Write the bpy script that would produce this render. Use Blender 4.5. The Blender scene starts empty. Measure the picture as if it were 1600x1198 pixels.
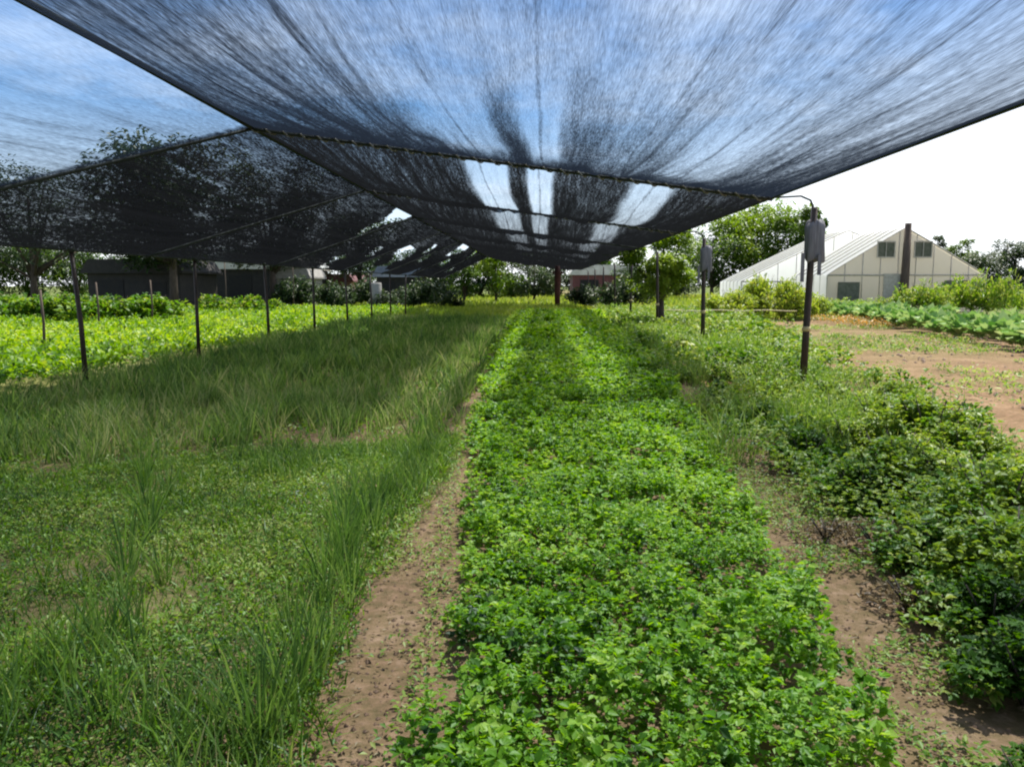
import bpy, math, random
import numpy as np
from mathutils import Vector, Matrix, Euler
R = math.radians
rng = np.random.default_rng(7)
random.seed(7)
sc = bpy.context.scene
COL = sc.collection

# ------------------------------------------------------------------ camera
cam_d = bpy.data.cameras.new("camera"); cam = bpy.data.objects.new("camera", cam_d); COL.objects.link(cam)
F = 1256.0
cam_d.sensor_width = 36.0; cam_d.lens = 36.0 * F / 1600.0
cam_d.clip_start = 0.05; cam_d.clip_end = 3000
cam.location = (0, 0, 1.6)
cam.rotation_euler = Euler((R(90 - 6.95), 0, R(1.96)))
sc.camera = cam
sc.render.resolution_x = 1024; sc.render.resolution_y = 766
sc.render.engine = 'CYCLES'
sc.cycles.transparent_max_bounces = 24
sc.cycles.max_bounces = 8
sc.cycles.filter_width = 2.1

# ------------------------------------------------------------------ light
SUN_EL, SUN_AZ = R(62), R(28)          # azimuth clockwise from +Y (ahead of the camera, a little to the right)
CLOUD_W = 5.0
w = bpy.data.worlds.new("World"); sc.world = w; w.use_nodes = True
nt = w.node_tree; nt.nodes.clear()
def N(nt, t, **k):
    n = nt.nodes.new(t)
    for a, b in k.items(): setattr(n, a, b)
    return n
L = nt.links.new
out = N(nt, 'ShaderNodeOutputWorld'); bg = N(nt, 'ShaderNodeBackground')
sky = N(nt, 'ShaderNodeTexSky', sky_type='NISHITA', sun_disc=False)
sky.sun_elevation = SUN_EL; sky.sun_rotation = SUN_AZ
sky.air_density = 1.0; sky.dust_density = 0.8; sky.ozone_density = 2.5
tc = N(nt, 'ShaderNodeTexCoord'); sep = N(nt, 'ShaderNodeSeparateXYZ'); L(tc.outputs['Generated'], sep.inputs[0])
# clouds on a flat layer: project the direction on z = 1
addz = N(nt, 'ShaderNodeMath', operation='MAXIMUM'); L(sep.outputs['Z'], addz.inputs[0]); addz.inputs[1].default_value = 0.0
addz2 = N(nt, 'ShaderNodeMath', operation='ADD'); L(addz.outputs[0], addz2.inputs[0]); addz2.inputs[1].default_value = 0.12
dx = N(nt, 'ShaderNodeMath', operation='DIVIDE'); L(sep.outputs['X'], dx.inputs[0]); L(addz2.outputs[0], dx.inputs[1])
dy = N(nt, 'ShaderNodeMath', operation='DIVIDE'); L(sep.outputs['Y'], dy.inputs[0]); L(addz2.outputs[0], dy.inputs[1])
cmb = N(nt, 'ShaderNodeCombineXYZ'); L(dx.outputs[0], cmb.inputs[0]); L(dy.outputs[0], cmb.inputs[1])
cn = N(nt, 'ShaderNodeTexNoise', noise_dimensions='4D'); cn.inputs['W'].default_value = CLOUD_W; L(cmb.outputs[0], cn.inputs['Vector'])
cn.inputs['Scale'].default_value = 0.75; cn.inputs['Detail'].default_value = 7; cn.inputs['Roughness'].default_value = 0.6
cr = N(nt, 'ShaderNodeValToRGB'); L(cn.outputs['Fac'], cr.inputs[0])
cr.color_ramp.elements[0].position = 0.42; cr.color_ramp.elements[1].position = 0.72
cr.color_ramp.elements[1].color = (0.85, 0.85, 0.85, 1)
sx = N(nt, 'ShaderNodeMath', operation='SUBTRACT'); L(sep.outputs['X'], sx.inputs[0]); sx.inputs[1].default_value = .1    # hazier towards the sun
sm_ = N(nt, 'ShaderNodeMath', operation='MAXIMUM'); L(sx.outputs[0], sm_.inputs[0]); sm_.inputs[1].default_value = 0
zz = N(nt, 'ShaderNodeMath', operation='MULTIPLY_ADD'); L(sm_.outputs[0], zz.inputs[0]); zz.inputs[1].default_value = -.35; L(sep.outputs['Z'], zz.inputs[2])
hz = N(nt, 'ShaderNodeMapRange'); L(zz.outputs[0], hz.inputs[0])     # white haze towards the horizon
hz.inputs[1].default_value = 0.02; hz.inputs[2].default_value = 0.21; hz.inputs[3].default_value = 0.9; hz.inputs[4].default_value = 0.0
mxm = N(nt, 'ShaderNodeMath', operation='MAXIMUM'); L(cr.outputs[0], mxm.inputs[0]); L(hz.outputs[0], mxm.inputs[1])
shs = N(nt, 'ShaderNodeHueSaturation'); shs.inputs['Saturation'].default_value = 1.28; shs.inputs['Value'].default_value = .92; L(sky.outputs[0], shs.inputs['Color'])
mix = N(nt, 'ShaderNodeMix', data_type='RGBA'); L(mxm.outputs[0], mix.inputs[0]); L(shs.outputs[0], mix.inputs[6])
mix.inputs[7].default_value = (8.5, 8.8, 9.3, 1)
L(mix.outputs[2], bg.inputs[0]); bg.inputs[1].default_value = 0.10
L(bg.outputs[0], out.inputs[0])
sd = bpy.data.lights.new("sun", 'SUN'); sd.energy = 4.8; sd.angle = R(0.6); sd.color = (1, 0.95, 0.86)
sun = bpy.data.objects.new("sun", sd); COL.objects.link(sun)
sun.rotation_euler = Euler((0, 0, 0))
sdir = Vector((math.sin(SUN_AZ) * math.cos(SUN_EL), math.cos(SUN_AZ) * math.cos(SUN_EL), math.sin(SUN_EL)))
sun.rotation_euler = sdir.to_track_quat('Z', 'Y').to_euler(); sun.location = (0, 0, 30)
sc.view_settings.view_transform = 'Standard'; sc.view_settings.look = 'None'; sc.view_settings.gamma = 1
sc.view_settings.exposure = 0.9

# ------------------------------------------------------------------ helpers
CR = cam.rotation_euler.to_matrix()
def ray(px, py): return CR @ Vector(((px - 800) / F, -(py - 599) / F, -1))
def G(px, py, z=0.0):                                   # pixel of the photograph -> point on the ground
    d = ray(px, py); t = (z - 1.6) / d.z; return (d.x * t, d.y * t)
def PD(px, py, Y):                                      # pixel -> point at depth Y
    d = ray(px, py); t = Y / d.y; return Vector((d.x * t, Y, 1.6 + d.z * t))

def tag(o, label=None, cat=None, group=None, kind=None):
    if label: o['label'] = label
    if cat: o['category'] = cat
    if group: o['group'] = group
    if kind: o['kind'] = kind
    return o
def empty(name, loc, label, cat, group=None, rz=0):
    o = bpy.data.objects.new(name, None); COL.objects.link(o); o.location = loc; o.rotation_euler = (0, 0, rz)
    o.empty_display_size = .2
    return tag(o, label, cat, group)
def link(name, me, mat, parent=None):
    o = bpy.data.objects.new(name, me); COL.objects.link(o)
    if mat: me.materials.append(mat)
    if parent: o.parent = parent
    return o
def copy_tree(o, parent=None):
    c = o.copy(); COL.objects.link(c); c.parent = parent
    for ch in list(o.children): copy_tree(ch, c)
    return c

def vnoise(x, y, seed=0):
    x = np.asarray(x, float); y = np.asarray(y, float)
    xi = np.floor(x).astype(np.int64); yi = np.floor(y).astype(np.int64); fx = x - xi; fy = y - yi
    fx = fx * fx * (3 - 2 * fx); fy = fy * fy * (3 - 2 * fy)
    def h(a, b):
        n = (a * 374761393 + b * 668265263 + seed * 1442695041) & 0xffffffff
        n = ((n ^ (n >> 13)) * 1274126177) & 0xffffffff
        return ((n ^ (n >> 16)) & 0xffff) / 65535.0
    return (h(xi, yi) * (1 - fx) + h(xi + 1, yi) * fx) * (1 - fy) + (h(xi, yi + 1) * (1 - fx) + h(xi + 1, yi + 1) * fx) * fy
def fbm(x, y, seed=0, o=4):
    s = 0; a = .5; t = 0
    for k in range(o):
        s = s + a * vnoise(x * 2 ** k, y * 2 ** k, seed + k); t += a; a *= .5
    return s / t

class MB:                                               # collects solid shapes into one mesh
    def __init__(s): s.v = []; s.f = []
    def add(s, v, f):
        n = len(s.v); s.v += [tuple(p) for p in v]; s.f += [tuple(i + n for i in q) for q in f]; return s
    def box(s, c, d, rot=None):
        x, y, z = d[0] / 2, d[1] / 2, d[2] / 2
        v = [Vector(p) for p in ((-x, -y, -z), (x, -y, -z), (x, y, -z), (-x, y, -z), (-x, -y, z), (x, -y, z), (x, y, z), (-x, y, z))]
        if rot: v = [rot @ p for p in v]
        c = Vector(c)
        return s.add([p + c for p in v], [(0, 3, 2, 1), (4, 5, 6, 7), (0, 1, 5, 4), (1, 2, 6, 5), (2, 3, 7, 6), (3, 0, 4, 7)])
    def tube(s, pts, rad, n=8, cap=True):
        pts = [Vector(p) for p in pts]
        if not hasattr(rad, '__len__'): rad = [rad] * len(pts)
        vs = []; fs = []
        ref = Vector((0, 0, 1)) if abs((pts[-1] - pts[0]).normalized().z) < .9 else Vector((1, 0, 0))
        for i, p in enumerate(pts):
            t = (pts[min(i + 1, len(pts) - 1)] - pts[max(i - 1, 0)]).normalized()
            a = t.cross(ref).normalized(); b = a.cross(t)
            for k in range(n):
                g = 2 * math.pi * k / n; vs.append(p + (a * math.cos(g) + b * math.sin(g)) * rad[i])
        for i in range(len(pts) - 1):
            for k in range(n):
                fs.append((i * n + k, i * n + (k + 1) % n, (i + 1) * n + (k + 1) % n, (i + 1) * n + k))
        if cap: fs.append(tuple(range(n))[::-1]); fs.append(tuple(range((len(pts) - 1) * n, len(pts) * n)))
        return s.add(vs, fs)
    def quad(s, a, b, c, d): return s.add([a, b, c, d], [(0, 1, 2, 3)])
    def prism(s, outline, axis_from, axis_to):           # outline in (x,z), extruded along y
        n = len(outline)
        v = [(x, axis_from, z) for x, z in outline] + [(x, axis_to, z) for x, z in outline]
        f = [tuple(range(n)), tuple(range(2 * n - 1, n - 1, -1))] + [(i, i + n, (i + 1) % n + n, (i + 1) % n) for i in range(n)]
        return s.add(v, f)
    def build(s, name, mat, parent=None, smooth=False):
        me = bpy.data.meshes.new(name); me.from_pydata(s.v, [], s.f); me.validate(); me.update()
        if smooth: me.polygons.foreach_set('use_smooth', [True] * len(me.polygons))
        return link(name, me, mat, parent)

def np_mesh(name, verts, tris, tint=None, smooth=False):
    me = bpy.data.meshes.new(name); nv = len(verts); k = tris.shape[1]
    me.vertices.add(nv); me.vertices.foreach_set('co', np.ascontiguousarray(verts, np.float32).ravel())
    me.loops.add(tris.size); me.loops.foreach_set('vertex_index', tris.astype(np.int32).ravel())
    me.polygons.add(len(tris)); me.polygons.foreach_set('loop_start', np.arange(0, tris.size, k, dtype=np.int32))
    me.update(calc_edges=True)
    if smooth: me.polygons.foreach_set('use_smooth', np.ones(len(tris), bool))
    if tint is not None:
        a = me.attributes.new('tint', 'FLOAT', 'POINT'); a.data.foreach_set('value', np.ascontiguousarray(tint, np.float32))
    me.validate(); return me

def leaves(c, az, el, ln, wd, tint, fold=.18, droop=.15):
    """folded leaf: base, two shoulders each side, tip -> 4 triangles"""
    n = len(c)
    d = np.stack([np.cos(az) * np.cos(el), np.sin(az) * np.cos(el), np.sin(el)], 1)
    side = np.stack([-np.sin(az), np.cos(az), rng.normal(0, .35, n)], 1); side /= np.linalg.norm(side, axis=1)[:, None]
    up = np.cross(d, side); ln = ln[:, None]; wd = wd[:, None]
    tip = c + d * ln - np.array([0, 0, 1]) * ln * droop
    mid = c + d * ln * .5
    l = mid + side * wd * .5 + up * wd * fold; r = mid - side * wd * .5 + up * wd * fold
    v = np.stack([c, r, tip, l], 1).reshape(-1, 3)
    b = (np.arange(n) * 4)[:, None]
    t = np.concatenate([b + [0, 1, 2], b + [0, 2, 3]], 0)
    return v, t, np.repeat(tint, 4)
def lobed(c, az, el, ln, wd, tint, **k):                 # three leaflets from one point
    o = np.array([-.75, 0, .75])
    C = np.repeat(c, 3, 0); A = (az[:, None] + o + rng.normal(0, .15, (len(c), 3))).ravel()
    s = np.array([.8, 1, .8])
    return leaves(C, A, np.repeat(el, 3) + rng.normal(0, .15, len(A)), (ln[:, None] * s).ravel(), (wd[:, None] * s).ravel(), np.repeat(tint, 3), **k)
def blades(c, az, ln, wd, lean, bend, tint):
    """upright tapering blade of 3 segments, 7 verts"""
    n = len(c); d = np.stack([np.cos(az), np.sin(az), np.zeros(n)], 1)
    fa = rng.uniform(0, math.pi, n); s = np.stack([np.cos(fa), np.sin(fa), np.zeros(n)], 1)
    vs = []
    for t, wf in ((0, 1), (.4, .9), (.75, .6), (1, 0)):
        h = (lean * t + bend * t * t)[:, None]
        p = c + d * h * ln[:, None] + np.array([0, 0, 1]) * (ln * (t - .25 * (lean + bend) ** 2 * t * t))[:, None]
        if wf: vs += [p - s * (wd * wf / 2)[:, None], p + s * (wd * wf / 2)[:, None]]
        else: vs.append(p)
    v = np.stack(vs, 1).reshape(-1, 3); b = (np.arange(n) * 7)[:, None]
    t = np.concatenate([b + q for q in ([0, 1, 3], [0, 3, 2], [2, 3, 5], [2, 5, 4], [4, 5, 6])], 0)
    return v, t, np.repeat(tint, 7)
def merge(*parts):
    V = []; T = []; A = []; o = 0
    for v, t, a in parts: V.append(v); T.append(t + o); A.append(a); o += len(v)
    return np.concatenate(V), np.concatenate(T), np.concatenate(A)

# ------------------------------------------------------------------ materials
def newmat(name):
    m = bpy.data.materials.new(name); m.use_nodes = True; t = m.node_tree; t.nodes.clear()
    return m, t, N(t, 'ShaderNodeOutputMaterial')
def ramp(t, stops):
    r = N(t, 'ShaderNodeValToRGB'); e = r.color_ramp.elements
    while len(e) < len(stops): e.new(.5)
    for i, (p, c) in enumerate(stops): e[i].position = p; e[i].color = (*c, 1)
    return r
def leafmat(name, stops, transl=.35, rough=.45):
    m, t, o = newmat(name); l = t.links.new
    a = N(t, 'ShaderNodeAttribute', attribute_name='tint'); r = ramp(t, stops); l(a.outputs['Fac'], r.inputs[0])
    p = N(t, 'ShaderNodeBsdfPrincipled'); l(r.outputs[0], p.inputs['Base Color']); p.inputs['Roughness'].default_value = rough
    p.inputs['Specular IOR Level'].default_value = .25
    tr = N(t, 'ShaderNodeBsdfTranslucent'); hs = N(t, 'ShaderNodeHueSaturation'); l(r.outputs[0], hs.inputs['Color'])
    hs.inputs['Hue'].default_value = .485; hs.inputs['Value'].default_value = 1.5; hs.inputs['Saturation'].default_value = 1.1
    l(hs.outputs[0], tr.inputs[0])
    mx = N(t, 'ShaderNodeMixShader'); mx.inputs[0].default_value = transl; l(p.outputs[0], mx.inputs[1]); l(tr.outputs[0], mx.inputs[2])
    l(mx.outputs[0], o.inputs[0]); return m
def solid(name, c1, c2=None, scale=6, rough=.7, metal=0, bump=.0, stretch=(1, 1, 1)):
    m, t, o = newmat(name); l = t.links.new; c2 = c2 or tuple(x * .6 for x in c1)
    tcn = N(t, 'ShaderNodeTexCoord'); mp = N(t, 'ShaderNodeMapping'); mp.inputs['Scale'].default_value = stretch
    l(tcn.outputs['Object'], mp.inputs[0])
    n = N(t, 'ShaderNodeTexNoise'); n.inputs['Scale'].default_value = scale; n.inputs['Detail'].default_value = 6; n.inputs['Roughness'].default_value = .65
    l(mp.outputs[0], n.inputs['Vector']); r = ramp(t, [(.35, c1), (.68, c2)]); l(n.outputs['Fac'], r.inputs[0])
    p = N(t, 'ShaderNodeBsdfPrincipled'); l(r.outputs[0], p.inputs['Base Color']); p.inputs['Roughness'].default_value = rough; p.inputs['Metallic'].default_value = metal
    if bump:
        b = N(t, 'ShaderNodeBump'); b.inputs['Strength'].default_value = bump; b.inputs['Distance'].default_value = .02
        l(n.outputs['Fac'], b.inputs['Height']); l(b.outputs[0], p.inputs['Normal'])
    l(p.outputs[0], o.inputs[0]); return m

M = {}
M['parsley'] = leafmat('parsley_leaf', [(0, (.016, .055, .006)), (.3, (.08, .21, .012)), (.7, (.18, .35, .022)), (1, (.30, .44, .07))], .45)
M['onion'] = leafmat('onion_leaf', [(0, (.03, .08, .016)), (.4, (.10, .19, .035)), (.75, (.20, .29, .07)), (1, (.36, .36, .15))], .42, .6)
M['weed'] = leafmat('weed_leaf', [(0, (.018, .05, .008)), (.4, (.08, .18, .016)), (.75, (.17, .29, .03)), (1, (.28, .34, .08))], .35)
M['lettuce'] = leafmat('lettuce_leaf', [(0, (.03, .09, .01)), (.4, (.10, .22, .012)), (.8, (.19, .33, .02)), (1, (.30, .40, .05))], .4)
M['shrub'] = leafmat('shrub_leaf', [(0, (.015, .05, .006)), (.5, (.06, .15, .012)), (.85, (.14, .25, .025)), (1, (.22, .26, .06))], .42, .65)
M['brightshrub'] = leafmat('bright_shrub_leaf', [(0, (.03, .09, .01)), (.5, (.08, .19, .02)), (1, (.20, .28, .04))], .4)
M['yellowweed'] = leafmat('yellow_weed_leaf', [(0, (.09, .12, .02)), (.5, (.20, .22, .04)), (1, (.38, .30, .08))], .35)
M['meadow'] = leafmat('meadow_leaf', [(0, (.10, .18, .02)), (.5, (.22, .31, .04)), (1, (.38, .38, .10))], .4)
M['tallweed'] = leafmat('tall_weed_leaf', [(0, (.04, .11, .012)), (.5, (.12, .23, .03)), (1, (.27, .34, .09))], .4)
M['dry'] = leafmat('dry_leaf', [(0, (.08, .05, .025)), (.5, (.17, .12, .05)), (1, (.25, .20, .10))], .2)
M['orange'] = leafmat('orange_flower', [(0, (.12, .14, .03)), (.5, (.26, .20, .05)), (1, (.50, .27, .06))], .3)
M['cabbage'] = leafmat('cabbage_leaf', [(0, (.06, .17, .03)), (.5, (.19, .34, .09)), (1, (.42, .52, .22))], .25, .5)
M['tree'] = leafmat('tree_leaf', [(0, (.015, .04, .008)), (.5, (.05, .11, .014)), (1, (.12, .19, .03))], .35)
M['treebright'] = leafmat('bright_tree_leaf', [(0, (.05, .11, .01)), (.5, (.12, .21, .02)), (1, (.22, .30, .05))], .4)
M['treedark'] = leafmat('dark_tree_leaf', [(0, (.010, .028, .010)), (.5, (.03, .06, .02)), (1, (.09, .12, .05))], .25)
M['bark'] = solid('bark', (.08, .06, .045), (.03, .022, .016), 12, .9, 0, .5, (1, 1, .3))
M['steel'] = solid('dark_post', (.022, .018, .016), (.05, .03, .02), 9, .55, .3)
M['wood'] = solid('weathered_wood', (.10, .07, .05), (.045, .03, .022), 8, .85, 0, .3, (3, 3, .3))
M['redpost'] = solid('dark_red_post', (.10, .025, .02), (.05, .015, .012), 6, .8)
M['band'] = solid('pale_binding', (.55, .45, .22), (.4, .3, .15), 20, .7)
M['rope'] = solid('green_black_rope', (.035, .05, .04), (.015, .02, .018), 30, .7)
M['pale_rope'] = solid('pale_lacing', (.32, .32, .30), (.14, .14, .13), 30, .7)
M['bundle'] = solid('grey_bundle', (.20, .20, .22), (.09, .09, .10), 5, .8, 0, .5, (6, 6, .5))
M['plastic'] = solid('white_plastic_film', (.85, .85, .83), (.74, .75, .72), 1.5, .35)
def film(name, c, k):
    m = solid(name, c, tuple(v * .93 for v in c), 1.2, .4); t = m.node_tree; o = [n for n in t.nodes if n.type == 'OUTPUT_MATERIAL'][0]; p = [n for n in t.nodes if n.type == 'BSDF_PRINCIPLED'][0]
    tl = N(t, 'ShaderNodeBsdfTranslucent'); tl.inputs[0].default_value = (*c, 1); mx = N(t, 'ShaderNodeMixShader'); mx.inputs[0].default_value = k
    t.links.new(p.outputs[0], mx.inputs[1]); t.links.new(tl.outputs[0], mx.inputs[2]); t.links.new(mx.outputs[0], o.inputs[0]); return m
M['plastic'] = film('white_plastic_film', (.97, .97, .96), .68)
M['film_dirty'] = film('clouded_film', (.50, .46, .38), .5)
M['frame'] = solid('greenhouse_frame', (.45, .42, .36), (.32, .28, .23), 6, .6)
M['vent'] = solid('vent_mesh', (.13, .13, .10), (.07, .08, .05), 5, .8)
M['concrete'] = solid('concrete', (.30, .29, .27), (.19, .18, .17), 3, .9)
M['whitewall'] = solid('white_wall', (.62, .60, .55), (.45, .43, .38), 2, .8)
M['redroof'] = solid('red_roof', (.16, .05, .05), (.09, .03, .03), 3, .7)
M['pinkwall'] = solid('pink_wall', (.42, .25, .22), (.30, .19, .16), 2, .85)
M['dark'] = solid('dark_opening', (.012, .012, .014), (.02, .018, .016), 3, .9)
M['darkshed'] = solid('dark_shed_wall', (.03, .026, .024), (.012, .012, .013), 3, .85)
M['bluegrey'] = solid('blue_grey_sheet', (.28, .30, .36), (.18, .19, .24), 2, .5, .2)
M['stone'] = solid('pebble', (.26, .18, .13), (.16, .11, .08), 12, .9)
M['pipe'] = solid('pale_pipe', (.62, .55, .28), (.5, .42, .2), 4, .5)
M['tankblue'] = solid('black_drum', (.02, .02, .025), (.04, .035, .03), 4, .5)

# ground material: soil and sward mixed by the 'tint' attribute (0 soil .. 1 green cover)
def groundmat():
    m, t, o = newmat('soil'); l = t.links.new
    tcn = N(t, 'ShaderNodeTexCoord')
    n1 = N(t, 'ShaderNodeTexNoise'); n1.inputs['Scale'].default_value = 1.1; n1.inputs['Detail'].default_value = 8; n1.inputs['Roughness'].default_value = .65
    n2 = N(t, 'ShaderNodeTexNoise'); n2.inputs['Scale'].default_value = 14; n2.inputs['Detail'].default_value = 8; n2.inputs['Roughness'].default_value = .7
    l(tcn.outputs['Object'], n1.inputs[0]); l(tcn.outputs['Object'], n2.inputs[0])
    r1 = ramp(t, [(.3, (.085, .048, .028)), (.5, (.195, .118, .068)), (.72, (.36, .25, .16))])
    md = N(t, 'ShaderNodeMath', operation='MULTIPLY_ADD'); l(n2.outputs['Fac'], md.inputs[0]); md.inputs[1].default_value = .6
    hf = N(t, 'ShaderNodeMath', operation='MULTIPLY'); l(n1.outputs['Fac'], hf.inputs[0]); hf.inputs[1].default_value = .4
    l(hf.outputs[0], md.inputs[2]); l(md.outputs[0], r1.inputs[0])
    r2 = ramp(t, [(.35, (.05, .075, .018)), (.6, (.13, .17, .04)), (.8, (.25, .24, .09))]); l(md.outputs[0], r2.inputs[0])
    a = N(t, 'ShaderNodeAttribute', attribute_name='tint')
    sm = N(t, 'ShaderNodeMath', operation='SUBTRACT'); l(a.outputs['Fac'], sm.inputs[0])
    n3 = N(t, 'ShaderNodeMath', operation='MULTIPLY_ADD'); l(n2.outputs['Fac'], n3.inputs[0]); n3.inputs[1].default_value = 1.2; n3.inputs[2].default_value = -.6
    l(n3.outputs[0], sm.inputs[1]); sm.use_clamp = True
    mx = N(t, 'ShaderNodeMix', data_type='RGBA'); l(sm.outputs[0], mx.inputs[0]); l(r1.outputs[0], mx.inputs[6]); l(r2.outputs[0], mx.inputs[7])
    p = N(t, 'ShaderNodeBsdfPrincipled'); l(mx.outputs[2], p.inputs['Base Color']); p.inputs['Roughness'].default_value = .95
    p.inputs['Specular IOR Level'].default_value = .1
    b = N(t, 'ShaderNodeBump'); b.inputs['Strength'].default_value = .7; b.inputs['Distance'].default_value = .03
    l(n2.outputs['Fac'], b.inputs['Height']); l(b.outputs[0], p.inputs['Normal']); l(p.outputs[0], o.inputs[0]); return m
M['soil'] = groundmat()

# shade cloth: a woven net; 'tint' holds how closely it is woven / bunched. Seen at a slant more thread covers the view.
def netmat(name, gray=(.017, .024, .040)):
    m, t, o = newmat(name); l = t.links.new
    uv = N(t, 'ShaderNodeAttribute', attribute_name='cloth')
    mp = N(t, 'ShaderNodeMapping'); mp.inputs['Scale'].default_value = (17.0, .9, 1); l(uv.outputs['Vector'], mp.inputs[0])
    n = N(t, 'ShaderNodeTexNoise'); n.inputs['Scale'].default_value = 1.0; n.inputs['Detail'].default_value = 5; n.inputs['Roughness'].default_value = .7
    l(mp.outputs[0], n.inputs[0])
    mp2 = N(t, 'ShaderNodeMapping'); mp2.inputs['Scale'].default_value = (110.0, 7.0, 1); l(uv.outputs['Vector'], mp2.inputs[0])
    nb = N(t, 'ShaderNodeTexNoise'); nb.inputs['Scale'].default_value = 1.0; nb.inputs['Detail'].default_value = 5; l(mp2.outputs[0], nb.inputs[0])
    mr = N(t, 'ShaderNodeMapRange'); l(n.outputs['Fac'], mr.inputs[0]); mr.inputs[1].default_value = .32; mr.inputs[2].default_value = .7; mr.inputs[3].default_value = .62; mr.inputs[4].default_value = 1.4
    mrb = N(t, 'ShaderNodeMapRange'); l(nb.outputs['Fac'], mrb.inputs[0]); mrb.inputs[1].default_value = .3; mrb.inputs[2].default_value = .7; mrb.inputs[3].default_value = .55; mrb.inputs[4].default_value = 1.5
    mm = N(t, 'ShaderNodeMath', operation='MULTIPLY'); l(mr.outputs[0], mm.inputs[0]); l(mrb.outputs[0], mm.inputs[1])
    a = N(t, 'ShaderNodeAttribute', attribute_name='tint')
    c = N(t, 'ShaderNodeMath', operation='MULTIPLY'); l(a.outputs['Fac'], c.inputs[0]); l(mm.outputs[0], c.inputs[1])
    cc = N(t, 'ShaderNodeMath', operation='MINIMUM'); l(c.outputs[0], cc.inputs[0]); cc.inputs[1].default_value = .93
    gm = N(t, 'ShaderNodeNewGeometry'); dt = N(t, 'ShaderNodeVectorMath', operation='DOT_PRODUCT'); l(gm.outputs['Incoming'], dt.inputs[0]); l(gm.outputs['Normal'], dt.inputs[1])
    ab = N(t, 'ShaderNodeMath', operation='ABSOLUTE'); l(dt.outputs['Value'], ab.inputs[0])
    ad = N(t, 'ShaderNodeMath', operation='ADD'); l(ab.outputs[0], ad.inputs[0]); ad.inputs[1].default_value = .10
    inv = N(t, 'ShaderNodeMath', operation='DIVIDE'); inv.inputs[0].default_value = 1.0; l(ad.outputs[0], inv.inputs[1])
    om = N(t, 'ShaderNodeMath', operation='SUBTRACT'); om.inputs[0].default_value = 1; l(cc.outputs[0], om.inputs[1])
    pw = N(t, 'ShaderNodeMath', operation='POWER'); l(om.outputs[0], pw.inputs[0]); l(inv.outputs[0], pw.inputs[1])   # open fraction
    tr = N(t, 'ShaderNodeBsdfTransparent'); tr.inputs[0].default_value = (.80, .88, .97, 1)      # fine bluish yarn fuzz
    df = N(t, 'ShaderNodeBsdfDiffuse'); df.inputs[0].default_value = (*gray, 1)
    tl = N(t, 'ShaderNodeBsdfTranslucent'); tl.inputs[0].default_value = (*[g * .9 for g in gray], 1)
    m1 = N(t, 'ShaderNodeMixShader'); m1.inputs[0].default_value = .35; l(df.outputs[0], m1.inputs[1]); l(tl.outputs[0], m1.inputs[2])
    m2 = N(t, 'ShaderNodeMixShader'); l(pw.outputs[0], m2.inputs[0]); l(m1.outputs[0], m2.inputs[1]); l(tr.outputs[0], m2.inputs[2])
    l(m2.outputs[0], o.inputs[0]); return m
M['net'] = netmat('shade_cloth')
M['net_far'] = netmat('far_shade_cloth', (.011, .012, .014))  # same cloth with a blacker, less blue thread colour for the far bays

# ------------------------------------------------------------------ ground
def soilmask(x, y):
    """1 = green sward, 0 = bare soil"""
    g = np.full(x.shape, .72)
    g = np.where(y > 42, .95, g)
    right = (x > 3.6) & (y < 40); g = np.where(right, -.08 + .5 * fbm(x * .5, y * .3, 5), g)
    g = np.where((x > 3.6) & (y >= 20) & (x < 9), .5, g)
    mid = (x > -7) & (x < 3.6) & (y < 42); g = np.where(mid, .12, g)
    nearleft = (x < -1.2) & (y < 8); g = np.where(nearleft, .45, g)
    return g
def gz(x, y):
    x = np.asarray(x, float); y = np.asarray(y, float)
    return .05 * (fbm(x * .9, y * .9, 11) - .5) + .03 * (fbm(x * 5, y * 5, 12) - .5)
xs = np.concatenate([-np.geomspace(900, 9, 40), np.linspace(-8.9, 8.9, 260), np.geomspace(9, 900, 40)])
ys = np.concatenate([-np.geomspace(300, 3, 14), np.linspace(-2.9, 1.9, 18), 2 + np.cumsum(np.geomspace(.035, .9, 180)), ])
ys = np.concatenate([ys, np.geomspace(ys[-1] + 2, 2200, 30)])
X, Y = np.meshgrid(xs, ys); Z = gz(X, Y) * (np.abs(Y) < 120)
idx = np.arange(X.size).reshape(X.shape)
quads = np.stack([idx[:-1, :-1], idx[:-1, 1:], idx[1:, 1:], idx[1:, :-1]], -1).reshape(-1, 4)
me = np_mesh('ground', np.stack([X, Y, Z], -1).reshape(-1, 3), quads, soilmask(X, Y).ravel(), True)
tag(link('ground', me, M['soil']), kind='structure')

# ------------------------------------------------------------------ shade house: net, cables, posts
CY = [-11.0, -4.0, 2.6, 12.0, 19.7, 27.4, 35.1, 42.8, 50.5, 58.2, 66.0]           # cross cables where they meet the ridge
OFF = [4.1] * 4 + [5.0, 5.6, 5.8, 5.8, 5.8, 5.8, 5.8]
RX, RZ, EX, EZ, LX, LZ = -4.23, 3.90, 3.36, 2.86, -7.25, 2.14
def lane(x):                                            # weave density over the width of the main net
    pts = [(-4.3, .50), (-3.2, .44), (-1.75, .50), (-1.25, .48), (-.98, .17), (-.45, .14), (-.33, .5), (-.20, .5), (-.08, .12), (.22, .11), (.38, .48), (.6, .48), (.75, .38), (1.35, .38), (1.52, .18), (2.0, .19), (2.22, .46), (3.5, .52)]
    return np.interp(x, [p[0] for p in pts], [p[1] for p in pts])
net = empty('shade_net', (0, 0, 0), 'dark grey shade netting stretched over the beds, sagging between its cross cables', 'shade net')
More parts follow.
